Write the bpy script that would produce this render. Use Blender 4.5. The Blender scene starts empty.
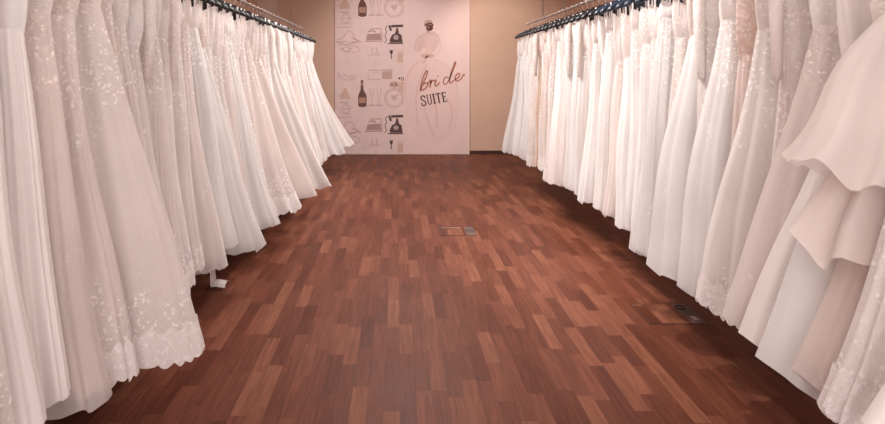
import bpy, math, random
import numpy as np
R = math.radians
PI = math.pi
sc = bpy.context.scene
C = sc.collection

# ------------------------------------------------------------------ helpers
def raw_mesh(name, V, F, mat=None, smooth=True):
    me = bpy.data.meshes.new(name)
    me.from_pydata([tuple(map(float, v)) for v in V], [], F)
    me.update()
    if smooth and len(me.polygons):
        me.polygons.foreach_set('use_smooth', [True] * len(me.polygons))
    if mat: me.materials.append(mat)
    return me

def link(name, me, parent=None, loc=None):
    o = bpy.data.objects.new(name, me)
    C.objects.link(o)
    if parent: o.parent = parent
    if loc: o.location = loc
    return o

class MB:
    """collects shapes into one mesh"""
    def __init__(self): self.V = []; self.F = []
    def add(self, V, F):
        n = len(self.V); self.V += [tuple(v) for v in V]; self.F += [tuple(i + n for i in f) for f in F]
        return self
    def box(self, x0, x1, y0, y1, z0, z1, bev=0.0):
        x0, x1 = min(x0, x1), max(x0, x1); y0, y1 = min(y0, y1), max(y0, y1); z0, z1 = min(z0, z1), max(z0, z1)
        V = [(x, y, z) for z in (z0, z1) for x, y in ((x0, y0), (x1, y0), (x1, y1), (x0, y1))]
        return self.add(V, [(3, 2, 1, 0), (4, 5, 6, 7), (0, 1, 5, 4), (1, 2, 6, 5), (2, 3, 7, 6), (3, 0, 4, 7)])
    def tube(self, P, r, n=8, cap=True):
        P = [np.array(p, float) for p in P]
        rs = r if isinstance(r, (list, tuple)) else [r] * len(P)
        V = []; F = []
        up = None
        for i, p in enumerate(P):
            a = P[max(i - 1, 0)]; b = P[min(i + 1, len(P) - 1)]
            t = b - a; t /= (np.linalg.norm(t) + 1e-9)
            if up is None:
                up = np.array([0, 0, 1.0]) if abs(t[2]) < .9 else np.array([1.0, 0, 0])
            u = up - t * np.dot(up, t); u /= (np.linalg.norm(u) + 1e-9); up = u
            w = np.cross(t, u)
            for k in range(n):
                an = 2 * PI * k / n
                V.append(tuple(p + rs[i] * (math.cos(an) * u + math.sin(an) * w)))
        for i in range(len(P) - 1):
            for k in range(n):
                k2 = (k + 1) % n
                F.append((i * n + k, i * n + k2, (i + 1) * n + k2, (i + 1) * n + k))
        if cap:
            F.append(tuple(range(n))[::-1]); F.append(tuple((len(P) - 1) * n + k for k in range(n)))
        return self.add(V, F)
    def build(self, name, mat, parent=None, smooth=False, loc=None):
        return link(name, raw_mesh(name, self.V, self.F, mat, smooth), parent, loc)

def tag(o, label=None, cat=None, group=None, kind=None):
    if label: o['label'] = label
    if cat: o['category'] = cat
    if group: o['group'] = group
    if kind: o['kind'] = kind
    return o

def empty(name, loc=(0, 0, 0), rz=0):
    o = bpy.data.objects.new(name, None); C.objects.link(o)
    o.location = loc; o.rotation_euler = (0, 0, rz); o.empty_display_size = .05
    return o

# ------------------------------------------------------------------ materials
def mat(name, col, rough=.6, metal=0, spec=.5):
    m = bpy.data.materials.new(name); m.use_nodes = True
    b = m.node_tree.nodes['Principled BSDF']
    b.inputs['Base Color'].default_value = (*col, 1); b.inputs['Roughness'].default_value = rough
    b.inputs['Metallic'].default_value = metal; b.inputs['Specular IOR Level'].default_value = spec
    return m

class NT:
    def __init__(s, m): s.t = m.node_tree; s.N = s.t.nodes; s.L = s.t.links
    def n(s, typ, **kw):
        x = s.N.new(typ)
        for k, v in kw.items():
            if k.startswith('i_'): x.inputs[k[2:].replace('_', ' ')].default_value = v
            else: setattr(x, k, v)
        return x
    def math(s, op, a, b=None, c=None):
        x = s.N.new('ShaderNodeMath'); x.operation = op
        for i, v in enumerate((a, b, c)):
            if v is None: continue
            if isinstance(v, (int, float)): x.inputs[i].default_value = v
            else: s.L.new(v, x.inputs[i])
        return x.outputs[0]
    def mix(s, f, a, b, blend='MIX'):
        x = s.N.new('ShaderNodeMix'); x.data_type = 'RGBA'; x.blend_type = blend
        for i, v in ((0, f), (6, a), (7, b)):
            if isinstance(v, (int, float)): x.inputs[i].default_value = v
            elif isinstance(v, tuple): x.inputs[i].default_value = (*v, 1) if len(v) == 3 else v
            else: s.L.new(v, x.inputs[i])
        return x.outputs[2]
    def ramp(s, f, pts):
        x = s.N.new('ShaderNodeValToRGB'); s.L.new(f, x.inputs[0])
        e = x.color_ramp.elements
        while len(e) < len(pts): e.new(.5)
        for q, (p, c) in zip(e, pts): q.position = p; q.color = (*c, 1) if len(c) == 3 else c
        return x.outputs[0]

def noise_wall(name, c1, c2, scale=1.5):
    m = mat(name, c1, .85, spec=.2); t = NT(m); b = t.N['Principled BSDF']
    tc = t.n('ShaderNodeTexCoord')
    nz = t.n('ShaderNodeTexNoise', i_Scale=scale, i_Detail=4.0); t.L.new(tc.outputs['Object'], nz.inputs['Vector'])
    t.L.new(t.ramp(nz.outputs['Fac'], [(.3, c1), (.7, c2)]), b.inputs['Base Color'])
    n2 = t.n('ShaderNodeTexNoise', i_Scale=180.0, i_Detail=2.0); t.L.new(tc.outputs['Object'], n2.inputs['Vector'])
    bp = t.n('ShaderNodeBump', i_Strength=.06, i_Distance=.01); t.L.new(n2.outputs['Fac'], bp.inputs['Height'])
    t.L.new(bp.outputs[0], b.inputs['Normal'])
    return m

def parquet(name, seed=0.0, tint=1.0):
    m = mat(name, (.2, .08, .05), .42); t = NT(m); b = t.N['Principled BSDF']
    geo = t.n('ShaderNodeTexCoord'); sp = t.n('ShaderNodeSeparateXYZ'); t.L.new(geo.outputs['Object'], sp.inputs[0])
    x, y = sp.outputs[0], sp.outputs[1]
    W = .072
    u = t.math('DIVIDE', t.math('ADD', x, 10.0 + seed), W); row = t.math('FLOOR', u)
    wn = t.n('ShaderNodeTexWhiteNoise', noise_dimensions='1D'); t.L.new(row, wn.inputs['W'])
    ln = t.math('MULTIPLY_ADD', wn.outputs['Value'], .14, .40)
    wn2 = t.n('ShaderNodeTexWhiteNoise', noise_dimensions='1D'); t.L.new(t.math('ADD', row, 57.3), wn2.inputs['W'])
    v = t.math('ADD', t.math('DIVIDE', t.math('ADD', y, 20.0), ln), t.math('MULTIPLY', wn2.outputs['Value'], 7.0))
    cell = t.math('FLOOR', v)
    cb = t.n('ShaderNodeCombineXYZ'); t.L.new(row, cb.inputs[0]); t.L.new(cell, cb.inputs[1])
    w3 = t.n('ShaderNodeTexWhiteNoise', noise_dimensions='2D'); t.L.new(cb.outputs[0], w3.inputs['Vector'])
    base = t.ramp(w3.outputs['Value'], [(0, (.100*tint, .029*tint, .0170*tint)), (.3, (.127*tint, .039*tint, .0225*tint)),
                                        (.65, (.157*tint, .051*tint, .031*tint)), (1, (.212*tint, .078*tint, .046*tint))])
    # grain
    mp = t.n('ShaderNodeMapping'); mp.inputs['Scale'].default_value = (60, 3.2, 1)
    t.L.new(geo.outputs['Object'], mp.inputs[0])
    off = t.n('ShaderNodeVectorMath', operation='MULTIPLY_ADD'); t.L.new(w3.outputs['Color'], off.inputs[0])
    off.inputs[1].default_value = (30, 30, 30); t.L.new(mp.outputs[0], off.inputs[2])
    gr = t.n('ShaderNodeTexNoise', i_Scale=1.0, i_Detail=5.0, i_Distortion=.6); t.L.new(off.outputs[0], gr.inputs['Vector'])
    g = t.ramp(gr.outputs['Fac'], [(.25, (.70, .68, .67)), (.75, (1.22, 1.24, 1.25))])
    col = t.mix(1.0, base, g, 'MULTIPLY')
    # seams
    fu = t.math('FRACT', u); fv = t.math('FRACT', v)
    su = t.math('MULTIPLY', t.math('MINIMUM', fu, t.math('SUBTRACT', 1.0, fu)), W)
    sv = t.math('MULTIPLY', t.math('MINIMUM', fv, t.math('SUBTRACT', 1.0, fv)), ln)
    seam = t.math('LESS_THAN', t.math('MINIMUM', su, sv), .0009)
    col = t.mix(t.math('MULTIPLY', seam, .55), col, (.06, .02, .014))
    t.L.new(col, b.inputs['Base Color'])
    # wear in the lacquer
    nz = t.n('ShaderNodeTexNoise', i_Scale=1.3, i_Detail=3.0); t.L.new(geo.outputs['Object'], nz.inputs['Vector'])
    rr = t.math('MULTIPLY_ADD', nz.outputs['Fac'], .14, .34)
    rr = t.math('MULTIPLY_ADD', w3.outputs['Value'], .08, rr)
    t.L.new(rr, b.inputs['Roughness'])
    bp = t.n('ShaderNodeBump', i_Strength=.12, i_Distance=.002); t.L.new(gr.outputs['Fac'], bp.inputs['Height'])
    t.L.new(bp.outputs[0], b.inputs['Normal'])
    b.inputs['Specular IOR Level'].default_value = .07
    return m

def fabric(name, col, lace=0.0, hemlace=0.0, sheen=.3, rough=.75, alpha=1.0, lacecol=None, scale=1.0, transl=.25, bodylace=0.0, gcol=None):
    """cloth: lace 0..1 covers everything; hemlace: height of a lace border at the hem; sheer when alpha < 1"""
    m = bpy.data.materials.new(name); m.use_nodes = True; t = NT(m)
    b = t.N['Principled BSDF']; out = t.N['Material Output']
    tc = t.n('ShaderNodeTexCoord'); oi = t.n('ShaderNodeObjectInfo')
    off = t.n('ShaderNodeVectorMath', operation='MULTIPLY_ADD')
    cbr = t.n('ShaderNodeCombineXYZ'); t.L.new(oi.outputs['Random'], cbr.inputs[0]); t.L.new(oi.outputs['Random'], cbr.inputs[1]); t.L.new(oi.outputs['Random'], cbr.inputs[2])
    t.L.new(cbr.outputs[0], off.inputs[0]); off.inputs[1].default_value = (17, 31, 0); t.L.new(tc.outputs['Object'], off.inputs[2])
    P = off.outputs[0]
    # floral motifs
    dn = t.n('ShaderNodeTexNoise', i_Scale=22.0 * scale, i_Detail=2.0); t.L.new(P, dn.inputs['Vector'])
    dv = t.n('ShaderNodeVectorMath', operation='MULTIPLY_ADD'); t.L.new(dn.outputs['Color'], dv.inputs[0]); dv.inputs[1].default_value = (.05, .05, .05); t.L.new(P, dv.inputs[2])
    vo = t.n('ShaderNodeTexVoronoi', feature='F1', i_Scale=44.0 * scale); t.L.new(dv.outputs[0], vo.inputs['Vector'])
    vo2 = t.n('ShaderNodeTexVoronoi', feature='DISTANCE_TO_EDGE', i_Scale=30.0 * scale); t.L.new(dv.outputs[0], vo2.inputs['Vector'])
    def soft(v, lo, hi):
        mr = t.n('ShaderNodeMapRange'); mr.interpolation_type = 'SMOOTHSTEP'; t.L.new(v, mr.inputs[0])
        mr.inputs[1].default_value = lo; mr.inputs[2].default_value = hi; return mr.outputs[0]
    petal = t.math('SUBTRACT', 1.0, soft(vo.outputs['Distance'], .25, .50))
    vein = t.math('MULTIPLY', t.math('SUBTRACT', 1.0, soft(vo2.outputs['Distance'], .03, .09)), .6)
    motif = t.math('MAXIMUM', petal, vein)
    cl = t.n('ShaderNodeTexNoise', i_Scale=9.0 * scale, i_Detail=3.0, i_Distortion=1.2); mpc = t.n('ShaderNodeMapping'); mpc.inputs['Scale'].default_value = (1.3, 1, .38); t.L.new(P, mpc.inputs[0])
    t.L.new(mpc.outputs[0], cl.inputs['Vector'])
    sp = t.n('ShaderNodeSeparateXYZ'); t.L.new(tc.outputs['Object'], sp.inputs[0])
    dens = t.math('ADD', cl.outputs['Fac'], lace * .5 - .30)
    z = sp.outputs[2]                                             # 0 at hanger, about -1.6 at hem
    if hemlace > 0:
        hh = t.math('SUBTRACT', 1.0, t.math('DIVIDE', t.math('ADD', z, 1.60), hemlace))
        hh = t.math('MAXIMUM', t.math('MINIMUM', hh, 1.0), 0.0)
        dens = t.math('ADD', dens, t.math('MULTIPLY', hh, .42))
    if bodylace > 0:
        hh = t.math('DIVIDE', t.math('ADD', z, .35 + bodylace), bodylace)
        hh = t.math('MAXIMUM', t.math('MINIMUM', hh, 1.0), 0.0)
        dens = t.math('ADD', dens, t.math('MULTIPLY', hh, .40))
    cov = soft(dens, .30, .46)
    mask = t.math('MULTIPLY', motif, cov)
    if lace == 0 and hemlace == 0 and bodylace == 0: mask = None
    lc = lacecol or tuple(min(1, c * 1.12 + .02) for c in col)
    n3 = t.n('ShaderNodeTexNoise', i_Scale=3.0, i_Detail=2.0); t.L.new(P, n3.inputs['Vector'])
    gc = gcol or tuple(c * .94 for c in col)
    basec = t.ramp(n3.outputs['Fac'], [(.35, col), (.65, gc)])
    vt = t.n('ShaderNodeVectorMath', operation='SCALE')
    c2 = t.mix(mask, basec, lc) if mask is not None else basec
    # each garment its own slight tint
    hs = t.n('ShaderNodeHueSaturation'); t.L.new(c2, hs.inputs['Color'])
    t.L.new(t.math('MULTIPLY_ADD', oi.outputs['Random'], .55, .75), hs.inputs['Saturation'])
    t.L.new(hs.outputs[0], b.inputs['Base Color'])
    b.inputs['Roughness'].default_value = rough
    b.inputs['Sheen Weight'].default_value = sheen; b.inputs['Sheen Roughness'].default_value = .5
    b.inputs['Specular IOR Level'].default_value = .25
    # crinkle + lace relief
    mpn = t.n('ShaderNodeMapping'); mpn.inputs['Scale'].default_value = (40, 40, 3.5); t.L.new(P, mpn.inputs[0])
    cr = t.n('ShaderNodeTexNoise', i_Scale=1.0, i_Detail=3.0); t.L.new(mpn.outputs[0], cr.inputs['Vector'])
    h = t.math('MULTIPLY', cr.outputs['Fac'], .55)
    if mask is not None: h = t.math('ADD', h, t.math('MULTIPLY', mask, .9))
    bp = t.n('ShaderNodeBump', i_Strength=.4, i_Distance=.006); t.L.new(h, bp.inputs['Height'])
    t.L.new(bp.outputs[0], b.inputs['Normal'])
    tr = t.n('ShaderNodeBsdfTranslucent'); t.L.new(hs.outputs[0], tr.inputs['Color']); 
    ms = t.n('ShaderNodeMixShader'); ms.inputs[0].default_value = transl
    t.L.new(b.outputs[0], ms.inputs[1]); t.L.new(tr.outputs[0], ms.inputs[2])
    last = ms.outputs[0]
    if alpha < 1:
        tp = t.n('ShaderNodeBsdfTransparent'); m2 = t.n('ShaderNodeMixShader')
        if mask is not None:
            t.L.new(t.math('MAXIMUM', t.math('MULTIPLY', mask, .95), alpha), m2.inputs[0])
        else: m2.inputs[0].default_value = alpha
        t.L.new(tp.outputs[0], m2.inputs[1]); t.L.new(last, m2.inputs[2]); last = m2.outputs[0]
    t.L.new(last, out.inputs['Surface'])
    return m

IV = (.87, .80, .775)      # ivory
WH = (.90, .875, .865)      # soft white
BL = (.85, .74, .70)      # blush
CH = (.78, .64, .55)       # champagne
M = {
 'floor': parquet('floor_wood'),
 'lidwood': parquet('lid_wood', .031, .93),
 'wall': noise_wall('wall_paint', (.62, .43, .335), (.66, .46, .36)),
 'pilaster': noise_wall('pilaster_paint', (.70, .54, .46), (.73, .57, .49)),
 'ceil': mat('ceiling_white', (.8, .76, .72), .9),
 'baseboard': mat('baseboard_dark', (.045, .017, .012), .5),
 'panel': noise_wall('mural_print', (.76, .58, .555), (.79, .61, .58), 2.5),
 'paper': noise_wall('wallpaper_print', (.72, .56, .54), (.78, .61, .585), 7.0),
 'edge': mat('mural_edge', (.80, .68, .64), .7),
 'chrome': mat('rail_steel', (.55, .48, .45), .3, 1.0),
 'black': mat('hanger_black', (.008, .0075, .009), .38),
 'navy': mat('hanger_navy', (.02, .035, .065), .35),
 'hook': mat('hook_steel', (.62, .56, .54), .25, 1.0),
 'brass': mat('floor_box_trim', (.07, .035, .025), .5, .3),
 'grey': mat('floor_box_flap', (.10, .055, .045), .55),
 'darkgrey': mat('floor_box_slot', (.03, .02, .02), .6),
 'silver': mat('floor_box_silver', (.42, .36, .34), .35, .8),
 # dress cloths
 'tulle': fabric('tulle_soft_white', WH, alpha=.70, sheen=.4, transl=.35, bodylace=.25),
 'tulle_i': fabric('tulle_ivory', IV, alpha=.70, sheen=.4, transl=.35, bodylace=.35),
 'tulle_b': fabric('tulle_blush', BL, alpha=.72, sheen=.4, transl=.3, bodylace=.2),
 'tulle_hem': fabric('tulle_with_lace_hem', IV, hemlace=.42, bodylace=.65, alpha=.74, transl=.3, lacecol=(.93, .885, .865)),
 'lace': fabric('corded_lace', IV, lace=.42, hemlace=.3, bodylace=.5, alpha=.82, lacecol=(.93, .885, .865), gcol=(.80, .70, .66)),
 'lace_b': fabric('blush_lace', BL, lace=.45, hemlace=.3, alpha=.85, lacecol=(.91, .83, .79), gcol=(.76, .62, .56)),
 'lace_c': fabric('champagne_lace', CH, lace=.45, alpha=.88, lacecol=(.88, .78, .71), gcol=(.72, .57, .48)),
 'satin': fabric('ivory_satin', (.87, .80, .775), sheen=.15, rough=.42, transl=.15),
 'chiffon': fabric('white_chiffon', WH, alpha=.88, sheen=.35, transl=.3, bodylace=.15),
 'under': fabric('ivory_lining', (.87, .80, .77), sheen=.1, transl=.25),
 'under_b': fabric('blush_lining', (.80, .67, .61), sheen=.1, transl=.25),
 'under_c': fabric('champagne_lining', (.76, .60, .50), sheen=.1, transl=.25),
 'border': fabric('lace_border', (.89, .83, .81), lace=.65, lacecol=(.95, .92, .905), gcol=(.86, .78, .75), alpha=.9),
 'bod': fabric('lace_bodice', (.87, .80, .775), lace=.5, scale=1.1, lacecol=(.93, .885, .865), gcol=(.80, .70, .665)),
 'ruffle': fabric('organza_ruffle', (.88, .79, .755), alpha=.84, sheen=.4, transl=.35),
 'bod_b': fabric('blush_bodice', (.81, .69, .64), lace=.5, scale=1.1, lacecol=(.90, .82, .78), gcol=(.74, .59, .53)),
 'bod_s': fabric('satin_bodice', (.87, .81, .79), sheen=.1, rough=.45, transl=.15),
 'strap': mat('strap_ivory', (.86, .80, .78), .7),
}

# ------------------------------------------------------------------ the room
H = 1.45           # eye height
DW = 12.53         # distance of the far wall
XL, XR = -2.50, 3.0
YB = -2.0
def struct(name, mb, m): return tag(mb.build(name, m), kind='structure')
struct('floor', MB().box(XL - .1, XR + .1, YB, DW + .1, -.05, 0), M['floor'])
struct('wall_back', MB().box(XL - .1, XR + .1, DW, DW + .1, 0, 3.25), M['wall'])
struct('wall_left', MB().box(XL - .1, XL, YB, DW, 0, 3.25), M['wall'])
struct('wall_right', MB().box(XR, XR + .1, YB, DW, 0, 3.25), M['wall'])
struct('ceiling', MB().box(XL - .1, XR + .1, YB, DW + .1, 3.25, 3.3), M['ceil'])
struct('trim_1', MB().box(XL, XL + .36, DW - .05, DW, 0, 3.25), M['pilaster'])
struct('baseboard_back', MB().box(1.275, XR, DW - .016, DW, 0, .062), M['baseboard'])
struct('baseboard_left', MB().box(XL + .36, -1.15, DW - .016, DW, 0, .062), M['baseboard'])
struct('baseboard_right', MB().box(XR - .016, XR, YB, DW - .016, 0, .062), M['baseboard'])

# ------------------------------------------------------------------ mural panel with printed drawings
S = 55.87
FP = DW - .035                    # front plane of the panel
def PX(x): return (x - 398.0) / S
def PZ(y): return H - (y - 73.0) / S
mural = empty('wall_mural', (0.06, DW - .02, 0))
tag(mural, 'tall printed wall panel with sketched drawings and the words bride suite', 'wall panel')
MX, MY = .06, DW - .02
b_ = MB().box(PX(404) - MX, PX(468.3) - MX, FP - MY, DW - .001 - MY, .0, 3.0)
b_.build('printed_board', M['panel'], mural)
b_ = MB().box(PX(335) - MX, PX(404) - MX, FP - MY, DW - .001 - MY, .0, 3.0)
b_.build('wallpaper_board', M['paper'], mural)
MB().box(PX(468.3) - MX, PX(469.2) - MX, FP - .006 - MY, DW - .001 - MY, 0, 3.0).build('edge_strip', M['edge'], mural)

lay = [0]
def draw(name, col, polys=(), strokes=(), dy=0.0, parent=mural, rough=.8, mb=None, zmax=2.98):
    """flat printed shapes, given as outlines and pen strokes"""
    lay[0] += 1
    y = FP - MY - .0004 - .00004 * lay[0]
    g = mb or MB()
    def pt(x, yy): return (PX(x) - MX, y, min(zmax, PZ(yy + dy)))
    for p in polys:
        V = [pt(*q) for q in p]; g.add(V, [tuple(range(len(V)))])
    for (P, w) in strokes:
        n = len(P); V = []
        ws = w if isinstance(w, (list, tuple)) else [w] * n
        for i, q in enumerate(P):
            a = P[max(i - 1, 0)]; c = P[min(i + 1, n - 1)]
            dx, dz = c[0] - a[0], c[1] - a[1]; L = math.hypot(dx, dz) or 1
            nx, nz = -dz / L * ws[i] / 2, dx / L * ws[i] / 2
            V += [pt(q[0] + nx, q[1] + nz), pt(q[0] - nx, q[1] - nz)]
        g.add(V, [(2 * i, 2 * i + 1, 2 * i + 3, 2 * i + 2) for i in range(n - 1)])
    if mb: return g
    key = 'ink_%.3f_%.3f_%.3f' % col
    m = bpy.data.materials.get(key) or mat(key, col, rough, spec=.15)
    return g.build(name, m, parent)

def ell(cx, cy, rx, ry, n=20, a0=0, a1=360):
    return [(cx + rx * math.cos(R(a0 + (a1 - a0) * i / n)), cy + ry * math.sin(R(a0 + (a1 - a0) * i / n))) for i in range(n + 1)]
def smooth(P, k=5):
    out = []
    for i in range(len(P) - 1):
        p0 = P[max(i - 1, 0)]; p1 = P[i]; p2 = P[i + 1]; p3 = P[min(i + 2, len(P) - 1)]
        for j in range(k):
            t = j / k
            out.append(tuple(.5 * (2 * p1[a] + (p2[a] - p0[a]) * t + (2 * p0[a] - 5 * p1[a] + 4 * p2[a] - p3[a]) * t * t + (-p0[a] + 3 * p1[a] - 3 * p2[a] + p3[a]) * t ** 3) for a in (0, 1)))
    out.append(P[-1]); return out

INK = (.12, .07, .07); MID = (.42, .27, .25); PALE = (.58, .42, .40); PEACH = (.64, .43, .36); ROSE = (.60, .42, .40); LITE = (.72, .57, .55)
def motifs(dy):
    z = 2.98
    # champagne bottle
    if True:
        draw('printed_bottle', (.16, .085, .07), [[(358.4, 106), (358.2, 97), (358.9, 94), (360.6, 90), (361, 80), (363.2, 80), (363.6, 90), (366, 94), (366.8, 97), (366.6, 106), (364, 107), (361, 107)]], dy=dy)
        draw('printed_bottle_label', (.42, .25, .19), [[(359.2, 103), (359.2, 97.4), (365.8, 97.4), (365.8, 103)]], dy=dy)
        draw('printed_bottle_foil', (.42, .25, .19), [], [([(361, 84), (363.3, 84)], 2.5)], dy=dy)
    # flutes
    draw('printed_champagne_flutes', PALE, [], [([(370, 88), (370.6, 95), (372, 99), (373.5, 95), (374, 88)], .7), ([(372, 99), (372, 104)], .7), ([(369.5, 104.5), (374.5, 104.5)], .9),
        ([(377, 88), (377.6, 95), (379, 99), (380.5, 95), (381, 88)], .7), ([(379, 99), (379, 104)], .7), ([(376.5, 104.5), (381.5, 104.5)], .9)], dy=dy)
    draw('printed_dotted_line', MID, [[(x, 105), (x + 1, 105), (x + 1, 106), (x, 106)] for x in range(368, 384, 2)], dy=dy)
    # wreath with heart
    draw('printed_wreath', PALE, [], [(ell(394, 98, 9.2, 9.2, 28), 1.1), (ell(394, 98, 7.6, 7.6, 28), .5)], dy=dy)
    draw('printed_flower', PEACH, [ell(394 + 3 * math.cos(k * 1.256), 84.5 + 2 * math.sin(k * 1.256), 2.2, 1.8, 10) for k in range(5)], dy=dy)
    draw('printed_heart', ROSE, [[(394, 101), (390.8, 97.2), (391.5, 95), (393, 94.8), (394, 96.2), (395, 94.8), (396.6, 95), (397.2, 97.2)]], dy=dy)
    # telephone
    draw('printed_telephone', INK, [[(390.5, 128), (392, 125), (395, 123.5), (396.5, 118), (398, 118), (399, 123.5), (401.5, 125), (402.6, 132.6), (390.5, 132.6), (389.5, 130.5)],
        [(391, 115.2), (403, 114.6), (403.2, 117.2), (391.4, 117.6)]],
        [([(389, 115.5), (390.2, 118), (391, 121)], 2.2), ([(387, 116), (385.5, 119), (386.6, 122), (385, 126), (386.5, 130), (384.8, 133)], .8), ([(388, 133.4), (403, 133.4)], 1.2)], dy=dy)
    draw('printed_telephone_dial', LITE, [ell(396, 127.5, 2.4, 2.2, 14)], dy=dy)
    draw('printed_telephone_cradle', INK, [], [(ell(396, 127.5, 1.1, 1.1, 12), .7)], dy=dy)
    # open gift box
    draw('printed_gift_box', (.42, .28, .26), [[(366.2, 130.4), (367.4, 124.2), (380.4, 123.4), (382, 130.2)]], [([(370, 119), (381, 118.6), (382, 124)], .8)], dy=dy)
    draw('printed_gift_box_outline', MID, [], [([(365.2, 131.4), (382.8, 131.2), (381.6, 122.6)], .9), ([(368.5, 121.6), (373, 120.6), (376, 122.4)], 1.4), ([(371, 126), (376, 124.6), (380, 126.4)], 1.0)], dy=dy)
    # earrings / gown cut-out and small bottle
    draw('printed_earrings', PALE, [], [(ell(374.5, 141, 2.6, 4, 16, -60, 240), .9), ([(369, 146), (373, 144)], .9), ([(376, 144), (380, 146)], .9)], dy=dy)
    draw('printed_lipstick', INK, [[(389.6, 140.2), (393, 140.2), (392.6, 143.5), (391.4, 145), (390, 143.5)]], [([(391.3, 145), (391.3, 149)], 1.0)], dy=dy)
    draw('printed_perfume', PEACH, [[(397.5, 143), (403, 143), (403, 152.4), (397.5, 152.4)]], [([(397, 141.6), (403.4, 141.2)], .9)], dy=dy)
    # bunting and boxes
    draw('printed_ribbon_box', (.53, .37, .32), [[(382, 71.5), (392, 71), (392, 79), (382, 79)]], [([(368, 70.4), (393, 70.2)], .9)], dy=dy)
    draw('printed_banner', PALE, [], [([(368, 72), (368.5, 79), (381, 79.4)], .8), ([(370, 72.8), (380, 73)], .5), ([(386, 70), (392, 70)], 1.6)], dy=dy)
    draw('printed_perfume_flask', PEACH, [[(397.6, 82), (404, 82), (403.6, 92), (398.4, 92)]], [([(396, 94.6), (403, 94.6)], .8)], dy=dy)
    draw('printed_stopper', INK, [ell(399.4, 78.4, 1.1, 1.1, 10)], [([(401.8, 77), (401.8, 81)], .7), ([(403.4, 77), (403.4, 81)], .7)], dy=dy)
    # high heel, ring, cake and hat sketches in the left column
    draw('printed_high_heels', PALE, [], [(smooth([(338, 72), (341, 77), (345, 79.5), (353, 79.8), (355, 78.5), (349, 77), (343, 74)]), .9), ([(338.6, 73), (338.4, 79)], .7), (smooth([(349, 76), (353, 75), (357, 77)]), .7)], dy=dy)
    draw('printed_ring', PALE, [], [(ell(346, 109, 4.2, 4.2, 20), .9), ([(344, 104.5), (346, 102.6), (348, 104.5)], .9), ([(341, 114), (352, 114)], .6)], dy=dy)
    draw('printed_hat', ROSE, [], [(smooth([(337, 130), (343, 128), (347, 122), (353, 123), (355, 129), (361, 131.5)]), 1.0), ([(337, 131.6), (361, 132.4)], .9), (smooth([(341, 140), (348, 136), (357, 137), (360, 141), (352, 143)]), .8)], dy=dy)
    draw('printed_cake', PEACH, [[(340, 103), (341, 97), (343, 96), (344, 92), (346.5, 92), (347.5, 96), (349, 97), (350, 103)]], dy=dy - 4)
    draw('printed_cake_tiers', ROSE, [], [([(338, 100), (350, 100)], .8), ([(339, 113), (352, 112.6)], .8), ([(337, 121.5), (352, 121)], 1.0), ([(340, 106.6), (349, 106.2)], 1.6)], dy=dy - 4)
    draw('printed_shoe_sketch', MID, [], [(smooth([(336, 131), (344, 134), (352, 133), (358, 130), (352, 128)]), .7), (smooth([(341, 138), (347, 141.5), (351, 139), (348, 137)]), .7)], dy=dy + 0.5)
for dy in (0, -90): motifs(dy)

# watercolour bride with her back turned
draw('printed_gown', (.755, .565, .535), [smooth([(424, 58), (415, 62), (407, 72), (403.5, 90), (405, 112), (412, 128), (424, 139), (440, 141), (452, 132), (458, 116), (459, 95), (454, 76), (444, 63), (433, 58), (424, 58)])])
draw('printed_gown_folds', (.69, .49, .455), [], [(smooth([(423, 60), (413, 66), (407, 78), (404.5, 95)]), 1.1), (smooth([(434, 59), (446, 65), (454, 77), (458, 92)]), 1.0),
    (smooth([(427, 64), (420, 78), (416, 100), (418, 125)]), 1.6), (smooth([(432, 92), (436, 108), (437, 128)]), 2.2), (smooth([(448, 100), (452, 112), (449, 128)]), 1.4), (smooth([(424, 108), (428, 122), (434, 136)]), 1.8)])
draw('printed_veil', (.67, .485, .45), [smooth([(424, 33), (417, 38), (414, 48), (419, 52), (424, 47), (428, 52), (433, 52), (438, 46), (440, 38), (434, 32), (424, 33)])])
draw('printed_back', (.72, .52, .48), [[(423, 36), (434, 36), (432, 47), (433, 56), (424, 56), (426, 47)]], [(smooth([(422, 38), (416, 45), (420, 54), (425, 57)]), 1.4), (smooth([(435, 37), (441, 44), (438, 53), (433, 57)]), 1.4)])
draw('printed_bow', (.62, .42, .37), [ell(425, 56, 4, 2.4, 14), ell(431, 56, 3, 2.0, 14)], [([(427, 56), (423, 64)], 1.4)])
draw('printed_crown', (.52, .34, .29), [ell(428.4, 23.6, 4.2, 3.6, 18)], [([(428, 27), (428, 33)], 3.0)])
draw('printed_hair_bun', (.12, .055, .045), [ell(429.4, 28, 3.6, 3.1, 16)], [(smooth([(424.5, 26), (427, 24.4), (431, 23.6), (433, 26)]), 1.6)])
draw('printed_hair_knot', (.36, .20, .16), [ell(428.4, 27.6, 1.3, 1.0, 12)])

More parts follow.
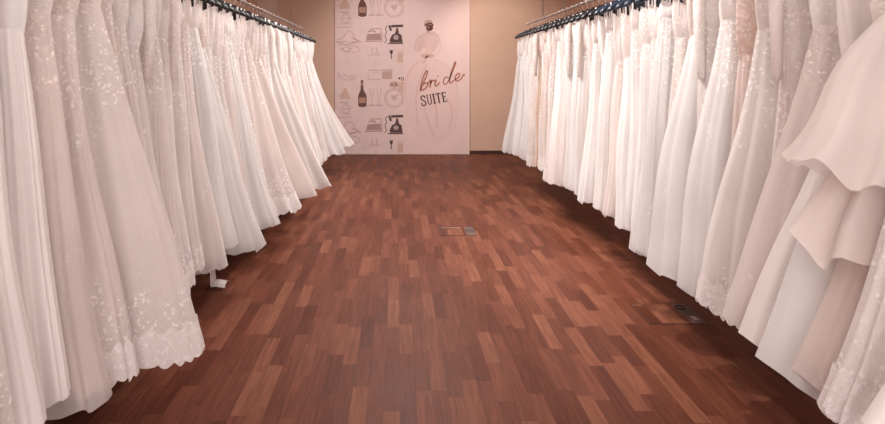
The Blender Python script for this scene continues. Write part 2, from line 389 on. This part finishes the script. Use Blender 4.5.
# lettering
COP = (.40, .17, .13)
def stroke_letter(name, Ps, w, col):
    draw(name, col, [], [(smooth(P), w) for P in Ps])
stroke_letter('letter_b', [[(420, 91.5), (421, 85), (422.8, 78), (425.4, 72), (427.2, 71), (426.6, 75), (423.6, 82), (421.2, 88.4), (422.6, 90), (425.8, 88), (427.6, 84.6), (426.2, 82.6), (423.2, 84.6)]], 1.5, COP)
stroke_letter('letter_r', [[(427.6, 84.6), (430, 80.4), (430.8, 81.2), (429.8, 87.6)], [(430.2, 84), (432.4, 80.6), (434.4, 80.6), (434.6, 82)]], 1.5, COP)
stroke_letter('letter_i', [[(436.2, 79.4), (434.8, 84.4), (436.2, 86), (439.6, 82.4)], [(437.6, 76.4), (438.4, 75.6)]], 1.5, COP)
stroke_letter('letter_d', [[(448.4, 77.6), (445.4, 77.4), (443.2, 81), (444.4, 84.4), (447.4, 82.4), (450.4, 76), (453.6, 68.4), (455.4, 63.2), (454.8, 62), (453.2, 66), (450.4, 75), (449.4, 81.6), (450.8, 83), (453.6, 80.4)]], 1.3, COP)
stroke_letter('letter_e', [[(453.6, 80.4), (457.6, 78), (459.6, 74.8), (458, 73.2), (455.6, 76), (455.4, 79.6), (457.6, 81), (461.2, 78.4), (463.4, 74.4), (464.6, 75.4)]], 1.3, COP)
def suite(ch, k, strokes):
    a = R(-10.5); ox, oy = 421.8 + k * 5.75 * math.cos(a), 106.0 + k * 5.75 * math.sin(a)
    T = lambda u, v: (ox + (u * math.cos(a) + v * math.sin(a)), oy + (u * math.sin(a) - v * math.cos(a)))
    draw('letter_' + ch, (.10, .055, .055), [], [([T(*q) for q in P], w) for P, w in strokes])
suite('S', 0, [(smooth([(4.3, 7.2), (4.0, 9.2), (2.2, 9.9), (.7, 8.6), (.9, 6.6), (3.4, 4.4), (4.4, 2.6), (3.6, .6), (1.8, .1), (.5, 1.2), (.4, 3.0)]), 1.25)])
suite('U', 1, [([(1.1, 9.6), (1.1, 2.6), (1.6, .8), (2.8, .2), (4, .9), (4.4, 2.6), (4.4, 9.6)], 1.15), ([(.1, 9.7), (2.1, 9.7)], .7), ([(3.5, 9.7), (5.3, 9.7)], .7)])
suite('I', 2.05, [([(1.4, 0), (1.4, 9.8)], 1.5), ([(.1, 9.7), (2.8, 9.7)], .7), ([(.1, .2), (2.8, .2)], .7)])
suite('T', 2.65, [([(2.6, 0), (2.6, 9.8)], 1.5), ([(.2, 9.5), (5.0, 9.5)], .9), ([(.4, 9.5), (.4, 7.4)], .6), ([(4.8, 9.5), (4.8, 7.4)], .6), ([(1.4, .2), (3.8, .2)], .7)])
suite('E', 3.65, [([(1.4, 0), (1.4, 9.8)], 1.5), ([(.3, 9.5), (4.6, 9.5)], .8), ([(.3, .3), (4.8, .3)], .8), ([(1.4, 5), (3.6, 5)], .8), ([(4.5, 9.5), (4.5, 7.6)], .7), ([(4.7, .3), (4.7, 2.4)], .7), ([(3.6, 6), (3.6, 4)], .6)])

# ------------------------------------------------------------------ floor socket boxes
def outlet(x, y, w, d, label, ring):
    t = empty('floor_socket_box', (x, y, 0)); tag(t, label, 'floor socket', 'floor socket boxes')
    f = .006
    fr = MB(); fr.box(-w/2, w/2, -d/2, -d/2 + f, .0002, .003); fr.box(-w/2, w/2, d/2 - f, d/2, .0002, .003)
    fr.box(-w/2, -w/2 + f, -d/2, d/2, .0002, .003); fr.box(w/2 - f, w/2, -d/2, d/2, .0002, .003)
    fr.build('frame', M['brass'], t)
    MB().box(-w/2 + f, w/2 - .085, -d/2 + f, d/2 - f, .0002, .002).build('lid', M['lidwood'], t)
    fl = MB().box(w/2 - .085, w/2 - f, -d/2 + f, d/2 - f, .0002, .0022)
    flap = fl.build('cable_flap', M['grey'], t)
    sl = MB()
    for k in range(3):
        sl.box(w/2 - .075 + k * .024, w/2 - .063 + k * .024, -.05, .07, .0023, .0042)
    sl.build('slot', M['darkgrey'], flap)
    if ring:
        P = [(w/2 - .055 + .03 * math.cos(a * PI / 8), .10 + .03 * math.sin(a * PI / 8), .006) for a in range(17)]
        MB().tube(P, .004, 6, False).build('pull_ring', M['darkgrey'], flap, True)
        MB().box(w/2 - .06, w/2 - .03, -.12, -.055, .0023, .006).build('latch', M['silver'], flap)
    else:
        MB().box(-w/2 + .03, w/2 - .11, d/2 - .06, d/2 - .045, .0021, .0032).build('pull_strip', M['silver'], t)
    return t
outlet(.54, 6.42, .325, .36, 'small floor socket box in the middle of the wooden floor, far from the gowns', False)
outlet(1.625, 4.215, .335, .35, 'floor socket box with ring pull, in the floor beside the right row of gowns', True)

# ------------------------------------------------------------------ garment rails hung from the ceiling
RZ = 2.10
def rail(x, y0, y1, rods, label):
    t = empty('garment_rail', (x, y1, RZ)); tag(t, label, 'rail', 'ceiling hung garment rails')
    MB().tube([(0, y0 - y1, 0), (0, 0, 0)], .0125, 12).build('rail_tube', M['chrome'], t, True)
    MB().tube([(0, 0, 0), (0, .012, 0)], .018, 12).build('end_cap', M['chrome'], t, True)
    for yy in rods:
        MB().tube([(0, yy - y1, .0125), (0, yy - y1, 3.249 - RZ)], .0065, 8).build('hanging_rod', M['chrome'], t, True)
LX, RX = -1.41, 1.73
rail(LX, .6, 10.40, [9.22, 8.16, 6.13, 4.1, 2.1, .9], 'steel garment rail hung from the ceiling along the left row of gowns')
rail(RX, .6, 9.30, [8.35, 7.30, 5.2, 3.1, 1.1], 'steel garment rail hung from the ceiling along the right row of gowns')

# ------------------------------------------------------------------ hangers
def hanger_meshes(col):
    V = []; F = []
    n = 25; k = 10
    for i in range(n):
        s = -1 + 2 * i / (n - 1)
        x = s * .205; z = -.105 - .088 * abs(s) ** 1.35 + (.012 if abs(s) < .08 else 0)
        hw = .031 * (1 - .4 * abs(s) ** 3); dw = .012 + .013 * abs(s) ** 1.5
        if abs(s) > .97: hw *= .6; dw *= .6
        for j in range(k):
            a = 2 * PI * j / k
            V.append((x, dw * math.cos(a) + .010 * abs(s) ** 2, z + hw * math.sin(a)))
    for i in range(n - 1):
        for j in range(k):
            j2 = (j + 1) % k; F.append((i*k+j, i*k+j2, (i+1)*k+j2, (i+1)*k+j))
    F.append(tuple(range(k))[::-1]); F.append(tuple((n - 1) * k + j for j in range(k)))
    arms = raw_mesh('shoulder_arms', V, F, col)
    g = MB()
    P = [(0, 0, -.088), (0, 0, -.05)] 
    for a in range(-60, 215, 25):
        P.append((.0185 * math.cos(R(a)) * 1.0, 0, .0 + .0185 * math.sin(R(a))))
    P = [(0, 0, -.095), (0, 0, -.045), (.006, 0, -.025)] + [(.0175 * math.cos(R(a)), 0, .0175 * math.sin(R(a))) for a in range(-50, 200, 25)]
    g.tube(P, .0026, 6)
    hook = raw_mesh('hook', g.V, g.F, M['hook'])
    return arms, hook
H_BLACK = hanger_meshes(M['black']); H_NAVY = (hanger_meshes(M['navy'])[0], H_BLACK[1])
def hanger(x, y, tilt, which, label, group, flip):
    t = empty('clothes_hanger', (x, y, RZ)); t.rotation_euler = (0, 0, tilt + (PI if flip else 0))
    tag(t, label, 'hanger', group)
    link('shoulder_arms', which[0], t); link('hook', which[1], t)
    return t

# ------------------------------------------------------------------ gowns
def loft(rows, nz, nt, mat_, name, parent, open_bottom=True):
    """rows: array nz x nt x 3, closed around"""
    V = rows.reshape(-1, 3)
    F = []
    for i in range(nz - 1):
        a = i * nt; b = a + nt
        for j in range(nt):
            j2 = j + 1 if j + 1 < nt else 0
            F.append((a + j, b + j, b + j2, a + j2))
    me = bpy.data.meshes.new(name)
    me.from_pydata(V.tolist(), [], F)
    me.polygons.foreach_set('use_smooth', np.ones(len(F), bool))
    me.materials.append(mat_)
    return link(name, me, parent)

def skirt_rows(rng, nz, nt, z0, z1, a0, aF, aB, b0, b1, fold, K, lift=0.0, tipdrop=0.0, curve=1.0, hemwave=.012, seedfold=None, flick=0.0, twist=0.0, bell=0.0):
    """a skirt: ellipse cross sections growing from waist (a0,b0) at z0 to hem (aF towards +x, aB towards -x, b1) at z1, with folds that fan out"""
    s = np.linspace(0, 1, nz)[:, None]
    t = np.linspace(0, 2 * PI, nt, endpoint=False)[None, :]
    fs = seedfold if seedfold is not None else [(int(rng.uniform(5, 12)) if i < 2 else int(rng.uniform(K * .6, K * 1.5)), rng.uniform(0, 2 * PI), rng.uniform(.5, 1.0) * (1.2 if i < 2 else .8), rng.uniform(-1.2, 1.2)) for i in range(6)]
    f = np.zeros((nz, nt))
    for (k, ph, am, dr) in fs:
        w = np.sin(k * t + ph + dr * s + 1.3 * np.sin(2 * t + ph) + .9 * np.sin(3 * t + 2.3 * ph + .8 * s))
        md = .35 + .65 * (.5 + .5 * np.sin(2 * t + 1.7 * ph + 1.5 * s))
        f += am * md * np.sign(w) * np.abs(w) ** .85 / 1.7
    g = s ** curve
    bl = bell * np.sin(np.clip(s * 1.35, 0, 1) * PI * .5) * (1 - s * .55)
    aPos = a0 + (aF - a0) * g + bl; aNeg = a0 + (aB - a0) * g + bl
    ct, st = np.cos(t), np.sin(t)
    cx = np.sign(ct) * np.abs(ct) ** .92
    ax = np.where(ct > 0, aPos, aNeg)
    bb = b0 + (b1 - b0) * s ** .8
    # cloth is squeezed by its neighbours near the rail and opens out at the aisle tip
    amp = fold * (.12 + .88 * s ** .8)
    nxv = ct; nyv = st
    x = ax * cx * (1 + 0 * s) + amp * f * ct * .9
    y = bb * np.sign(st) * np.abs(st) ** .75 + amp * f * (st * .8 + .25 * np.sign(st))
    tip = np.clip(cx, 0, 1) ** 2
    # hem: rises or drops towards the tip, with small waves
    hem = z1 + lift * tip + tipdrop * np.clip(-cx, 0, 1)
    z = z0 + (hem - z0) * s
    z = z + hemwave * s ** 6 * f * 1.4
    x = x + flick * tip * s ** 7
    y = y + twist * s * cx * .12
    p1, p2 = rng.uniform(0, 6.28), rng.uniform(0, 6.28)
    env = np.sin(s * PI)
    x = x + .016 * np.sin(s * 4.2 + p1) * env * (cx > -2); y = y + .018 * np.sin(s * 3.6 + p2 + t * 0) * env
    return np.stack([x + 0 * z, y + 0 * z, z + 0 * x], -1)

def bodice_rows(rng, nz, nt, zt, zb, a_top, a_waist, b_):
    s = np.linspace(0, 1, nz)[:, None]; t = np.linspace(0, 2 * PI, nt, endpoint=False)[None, :]
    a = a_top + (a_waist - a_top) * s ** .8 + .012 * np.sin(s * PI)
    b = b_ * (.55 + .75 * np.sin((s * .8 + .15) * PI) ** 1.0)
    wr = sum(rng.uniform(.3, 1) * np.sin(int(rng.uniform(3, 11)) * t + rng.uniform(0, 6) + rng.uniform(-5, 5) * s) for _ in range(4)) * .0045
    x = (a + wr) * np.cos(t); y = (b + wr) * np.sin(t)
    # sweetheart neckline
    z = zt + (zb - zt) * s + (1 - s) ** 2 * (.045 * np.cos(2 * t) * .6 - .03 * np.exp(-(np.cos(t) / .22) ** 2) * 1)
    return np.stack([x + 0 * z, y + 0 * z, z + 0 * x], -1)

STYLES = {
 # name: (skirt cloth, lining, bodice cloth, look words)
 'tulle':   ('tulle', 'under', 'bod', 'soft white tulle gown'),
 'tulle_i': ('tulle_i', 'under', 'bod', 'ivory tulle gown'),
 'tulle_b': ('tulle_b', 'under_b', 'bod_b', 'blush tulle gown'),
 'hem':     ('tulle_hem', 'under', 'bod', 'ivory lace-edged gown'),
 'lace':    ('lace', 'under', 'bod', 'ivory all-lace gown'),
 'lace_b':  ('lace_b', 'under_b', 'bod_b', 'blush all-lace gown'),
 'lace_c':  ('lace_c', 'under_c', 'bod_b', 'champagne lace gown'),
 'satin':   ('satin', 'under', 'bod_s', 'smooth ivory satin gown'),
 'chiffon': ('chiffon', 'under', 'bod', 'white chiffon gown'),
}

def gown(x, y, side, style, seed, flare=.42, hem=.28, b1=.10, fold=.020, K=16, lift=0.0, flick=0.0, curve=1.15, rows=46, nt=170, tilt=0, back=.33,
         label='', group='', tiers=(), waist=-.24, bell=0.0, sleeves=False, train=False, twist=0.0):
    """x,y: the rail point it hangs from; side = +1 when the aisle is towards +x"""
    rng = random.Random(seed)
    t = empty('wedding_dress', (x, y, RZ - .17)); t.rotation_euler = (0, tilt * side, 0 if side > 0 else PI)
    tag(t, label, 'wedding dress', group)
    cloth, lin, bod, _ = STYLES[style]
    z1 = hem - (RZ - .17)
    aw = .168 + .06 * max(-.5, waist + .02) + rng.uniform(-.012, .006)
    fs = [(int(rng.uniform(5, 12)) if i < 2 else int(rng.uniform(K * .6, K * 1.6)), rng.uniform(0, 2 * PI), rng.uniform(.5, 1.0) * (1.1 if i < 2 else .8), rng.uniform(-1.0, 1.0)) for i in range(6)]
    bt = -.07 + rng.uniform(-.02, .025)
    r = bodice_rows(rng, 14, 64, bt, waist - .02, .165 + rng.uniform(-.01, .012), aw, .036)
    bo = loft(r, 14, 64, M[bod], 'bodice', t)
    # lining shorter and narrower than the outer skirt
    bend = rng.random() * 1e6
    rng = random.Random(bend)
    r = skirt_rows(rng, 24, 110, waist, z1 + .035, aw * .98, flare - .045, back - .03, .034, b1 * .78, fold * .7, K, lift=lift, curve=curve, seedfold=fs, flick=flick * .7, bell=bell, twist=twist)
    loft(r, 24, 110, M[lin], 'lining', t)
    rng = random.Random(bend)
    r = skirt_rows(rng, rows, nt, waist + .005, z1, aw, flare, back, .040, b1, fold, K, lift=lift, curve=curve, seedfold=fs, flick=flick, bell=bell, twist=twist)
    loft(r, rows, nt, M[cloth], 'skirt', t)
    if style in ('hem', 'lace', 'lace_b'):
        nb = 5; q = r[-nb:].copy()
        th = np.linspace(0, 2 * PI, nt, endpoint=False)
        cen = q.mean(1, keepdims=True); dd = q - cen; dd[..., 2] = 0
        q += dd / (np.linalg.norm(dd, axis=2, keepdims=True) + 1e-6) * .004
        q[-1, :, 2] -= .016 * np.abs(np.sin(th * 17)); q[0, :, 2] += .014 * np.sin(th * 23)
        loft(q, nb, nt, M['border'], 'lace_border', t)
    # straps over the hanger arms
    for sx in (-1, 1):
        xs = sx * rng.uniform(.11, .16)
        wdt = .006 if not sleeves else .016
        zt = .17 - .105 - .088 * abs(xs / .205) ** 1.35 + .030     # over the hanger arm
        P = [(-.026, bt - .06), (-.025, (zt + bt) / 2), (-.020, zt - .03), (0, zt), (.020, zt - .03), (.025, (zt + bt) / 2), (.026, bt - .06)]
        V = []; F = []
        for q, (py, pz) in enumerate(P):
            V += [(xs - wdt, py, pz), (xs, py * 1.1, pz + .002), (xs + wdt, py, pz)]
            if q: F += [(3*q-3, 3*q-2, 3*q+1, 3*q), (3*q-2, 3*q-1, 3*q+2, 3*q+1)]
        link('strap', raw_mesh('strap', V, F, M['strap'] if not sleeves else M[bod]), t)
    if sleeves:
        for sx in (-1, 1):
            P = [(sx * .165, .0, -.02), (sx * .185, .01, -.12), (sx * .19, .02, -.28), (sx * .185 + rng.uniform(-.01, .01), .02, -.50)]
            P.append((P[-1][0], .02, -.515)); MB().tube(P, [.022, .032, .025, .019, .006], 12, False).build('sleeve', M[bod], t, True)
    for (zt_, zb_, fl, lf) in tiers:
        ft, fb = zt_ - (RZ - .17), zb_ - (RZ - .17)
        s1 = max(0, (ft - waist) / (z1 - waist))
        af = aw + (flare - aw) * s1 + .015
        r = skirt_rows(rng, 30, 220, ft, fb, af, fl, aw + (back - aw) * s1 + .06, .045 + (b1 - .04) * s1, b1 + .03, fold * 1.3, 11, lift=lf, curve=.75, flick=.02, hemwave=.03)
        loft(r, 30, 220, M['ruffle'], 'ruffle', t)
    if train:
        # a narrow lace tail that reaches the floor and lies over towards the aisle
        n = 26; V = []; F = []
        for i in range(n):
            s = i / (n - 1)
            if s < .55:
                q = s / .55; cx_, cz = .165 + .02 * q, z1 + .16 - (hem + .135) * q ** .9
            else:
                q = (s - .55) / .45; cx_, cz = .185 + .10 * q, z1 - hem + .022 + .012 * math.sin(q * PI) * (1 - q)
            wd = .048 + .03 * s
            for j in range(7):
                v = -1 + j / 3
                V.append((cx_ + .016 * (1 - v * v) * (1 if s < .6 else -.3), -.02 + wd * v, cz + .003 * math.cos(j * 2.3 + s * 5) + (.022 * (1 - v * v) if s > .5 else 0)))
        for i in range(n - 1):
            for j in range(6):
                a = i * 7 + j; F.append((a, a + 1, a + 8, a + 7))
        link('train', raw_mesh('train', V, F, M['lace']), t)
    return t

ONES = ['', 'first', 'second', 'third', 'fourth', 'fifth', 'sixth', 'seventh', 'eighth', 'ninth', 'tenth', 'eleventh', 'twelfth', 'thirteenth', 'fourteenth', 'fifteenth', 'sixteenth', 'seventeenth', 'eighteenth', 'nineteenth']
TENS = {2: ('twenty', 'twentieth'), 3: ('thirty', 'thirtieth'), 4: ('forty', 'fortieth'), 5: ('fifty', 'fiftieth')}
def ordinal(n):
    if n < 20: return ONES[n]
    a, b = divmod(n, 10)
    return TENS[a][1] if b == 0 else TENS[a][0] + '-' + ONES[b]

def row(side, X, ys, heroes, crowd, gname, seed0):
    """ys: rail positions from the far end; heroes: index -> overrides; crowd(i, y, rng) -> default dict"""
    for i, y in enumerate(ys):
        rng = random.Random(seed0 + i * 7)
        d = crowd(i, y, rng); d.update(heroes.get(i, {}))
        words_ = d.pop('look', None) or STYLES[d['style']][3]
        ti = rng.uniform(-.05, .05)
        lab = '%s, %s from the mural end of the %s row' % (words_, ordinal(i + 1), gname)
        gown(X, y, side, seed=seed0 + i, label=lab, group='wedding dresses on the %s rail' % gname, **d)
        navy = gname == 'right' and 3.8 < y < 5.6
        if navy:
            hanger(X, y, ti, H_NAVY, 'dark blue padded hanger holding a gown near the middle of the right rail', 'dark blue hangers on the right rail', side < 0)
        else:
            hanger(X, y, ti, H_BLACK, 'black padded hanger holding a gown on the %s rail' % gname, 'black hangers on the %s rail' % gname, side < 0)

def crowd_left(i, y, rng):
    st = rng.choice(['lace', 'hem', 'tulle', 'tulle_i', 'hem', 'chiffon', 'lace', 'satin', 'tulle_i'])
    far = max(0, min(1, (y - 5.5) / 4.5))
    return dict(style=st, flare=rng.uniform(.28, .40) + .20 * far, hem=rng.uniform(.26, .36), b1=rng.uniform(.075, .12), fold=rng.uniform(.014, .027), K=rng.choice([8, 11, 14, 18]),
                lift=rng.uniform(0, .05), curve=rng.uniform(1.0, 1.4), tilt=rng.uniform(-.03, .03), sleeves=rng.random() < .12, waist=rng.choice([rng.uniform(-.34, -.16), rng.uniform(-.30, -.15), rng.uniform(-.44, -.30)]))
def crowd_right(i, y, rng):
    st = rng.choice(['tulle', 'tulle', 'lace', 'lace_c', 'tulle_b', 'chiffon', 'hem', 'chiffon', 'lace_b', 'satin'])
    if y < 6.8 and y > 4.0: st = rng.choice(['tulle', 'tulle', 'chiffon', 'tulle_i', 'tulle'])
    return dict(style=st, flare=rng.uniform(.18, .25), hem=rng.uniform(.34, .42), b1=rng.uniform(.08, .12), fold=rng.uniform(.014, .027), K=rng.choice([8, 11, 14, 18]),
                lift=rng.uniform(0, .04), curve=rng.uniform(1.0, 1.4), tilt=rng.uniform(-.03, .03), sleeves=rng.random() < .12, waist=rng.choice([rng.uniform(-.34, -.16), rng.uniform(-.30, -.15), rng.uniform(-.44, -.30)]))

def spots(y0, y1, step, seed):
    rng = random.Random(seed); ys = []; y = y0
    while y > y1:
        ys.append(y + rng.uniform(-.02, .02)); y -= step
    return ys
YL = spots(10.30, 1.20, .185, 3)
YR = spots(9.15, 1.35, .185, 4)
def near(ys, y): return min(range(len(ys)), key=lambda k: abs(ys[k] - y))

HL = {}
def hl(y, **k): HL[near(YL, y)] = k
hl(10.3, style='satin', flare=.76, hem=.36, b1=.10, K=9, fold=.012, lift=.03, sleeves=False)
hl(9.9, style='chiffon', flare=.66, hem=.30, b1=.12)
hl(6.9, style='tulle', flare=.74, hem=.30, b1=.15)
hl(6.35, style='tulle_i', flare=.62, hem=.28, b1=.13)
hl(5.8, style='hem', flare=.56, hem=.27, b1=.13)
hl(5.25, style='tulle', flare=.50, hem=.27, b1=.13)
hl(4.75, style='lace', flare=.30, hem=.26, b1=.10, train=True)
hl(4.565, style='tulle', flare=.51, hem=.27, b1=.14, fold=.018)
hl(4.195, style='tulle_i', flare=.40, hem=.27, b1=.13)
hl(3.825, style='hem', flare=.33, hem=.26, b1=.12)
hl(2.90, style='hem', flare=.555, hem=.27, b1=.17, K=12, fold=.016, curve=1.0)
hl(2.72, style='hem', flare=.36, hem=.27, b1=.13)
hl(2.46, style='tulle_i', flare=.37, hem=.26, b1=.15)
hl(2.0, style='hem', flare=.36, hem=.26, b1=.14)
HR = {}
def hr(y, **k): HR[near(YR, y)] = k
hr(9.15, style='tulle', flare=.33, hem=.40, b1=.12)
hr(4.9, style='chiffon', flare=.24, hem=.36, b1=.12)
hr(4.35, style='tulle', flare=.30, hem=.33, b1=.13)
hr(3.87, style='chiffon', flare=.34, hem=.33, lift=.06, b1=.20, bell=.06, K=12)
hr(3.45, style='tulle', flare=.34, hem=.32, lift=.08, b1=.18, bell=.05, K=10)
hr(3.02, style='hem', flare=.37, hem=.30, lift=.14, b1=.15, fold=.028)
hr(2.63, style='tulle_i', flare=.46, hem=.30, lift=.20, b1=.13, fold=.03, K=10)
hr(2.45, style='satin', flare=.50, hem=.30, lift=.20, b1=.12, K=8, fold=.028)
hr(2.25, style='chiffon', flare=.53, hem=.30, lift=.20, b1=.16, K=9, fold=.032)
hr(2.08, style='tulle_b', flare=.47, hem=.30, lift=.22, b1=.12, tiers=((1.66, 1.06, .50, .12), (1.40, .84, .44, .06)), look='tiered blush gown with wide ruffles')
hr(1.90, style='lace', flare=.50, hem=.30, lift=.2, b1=.12)
hr(1.72, style='satin', flare=.55, hem=.36, lift=.2, b1=.13, K=7)
row(1, LX, YL, HL, crowd_left, 'left', 100)
row(-1, RX, YR, HR, crowd_right, 'right', 500)

# ------------------------------------------------------------------ light
def area(name, loc, sx, sy, power, col, rot=(0, 0, 0), spread=180):
    l = bpy.data.lights.new(name, 'AREA'); l.shape = 'RECTANGLE'; l.size = sx; l.size_y = sy; l.energy = power; l.color = col; l.spread = R(spread)
    o = bpy.data.objects.new(name, l); o.location = loc; o.rotation_euler = rot; C.objects.link(o); return o
def spot(name, loc, aim, power, col, size=70, blend=.8, rad=.08):
    l = bpy.data.lights.new(name, 'SPOT'); l.energy = power; l.color = col; l.spot_size = R(size); l.spot_blend = blend; l.shadow_soft_size = rad
    o = bpy.data.objects.new(name, l); o.location = loc; C.objects.link(o)
    from mathutils import Vector
    o.rotation_euler = (Vector(aim) - Vector(loc)).to_track_quat('-Z', 'Y').to_euler(); return o
WARM = (1, .87, .77); SOFT = (1, .95, .915)
area('ceiling_light', (.15, 2.4, 3.2), 1.2, 3.0, 30, SOFT)
area('ceiling_light', (.15, 7.5, 3.2), 1.2, 5.0, 150, SOFT)
for yy in (4.6, 7.0, 9.4):
    spot('downlight_or_fill', (-.1, yy, 3.2), (-1.3, yy + .2, .9), 100, SOFT, 75)
for yy in (3.9, 5.6, 7.4):
    spot('downlight_or_fill', (.4, yy, 3.2), (1.6, yy + .2, 1.0), 205 if yy < 7 else 100, SOFT, 75)
spot('downlight_or_fill', (.5, .2, 3.2), (-1.3, 2.4, 1.1), 62, SOFT, 80, 1.0, .3)  # unseen soft fill above the camera, added to lift the near left gowns
spot('downlight_or_fill', (-.2, .3, 3.2), (1.6, 2.6, 1.1), 62, SOFT, 80, 1.0, .3)  # matching added fill for the near right gowns, no real fixture
spot('downlight_or_fill', (.6, 5.4, 3.2), (.95, 5.5, 0), 75, WARM, 62, 1.0)
spot('downlight_or_fill', (1.4, 11.0, 3.2), (1.8, 12.5, 1.7), 85, WARM, 90)
spot('downlight_or_fill', (-.2, 10.3, 3.2), (.0, 12.5, 1.4), 115, SOFT, 90)  # unseen spot, added only to brighten the mural panel
w = bpy.data.worlds.new('world'); sc.world = w; w.use_nodes = True
w.node_tree.nodes['Background'].inputs[0].default_value = (1, .93, .91, 1); w.node_tree.nodes['Background'].inputs[1].default_value = 2.9

# ------------------------------------------------------------------ camera
cam = bpy.data.cameras.new('camera'); co = bpy.data.objects.new('camera', cam); C.objects.link(co)
co.location = (0, 0, H); co.rotation_euler = (R(90), 0, 0)
cam.sensor_width = 36; cam.lens = 700 / 885 * 36
cam.shift_x = (442.5 - 398) / 885; cam.shift_y = -(212 - 73) / 885
cam.clip_start = .05
sc.camera = co
sc.view_settings.view_transform = 'Standard'; sc.view_settings.look = 'None'; sc.view_settings.gamma = 1
sc.view_settings.exposure = 0.12
sc.view_settings.use_curve_mapping = False
sc.cycles.use_denoising = True
sc.cycles.transparent_max_bounces = 24
sc.cycles.max_bounces = 8; sc.cycles.diffuse_bounces = 6
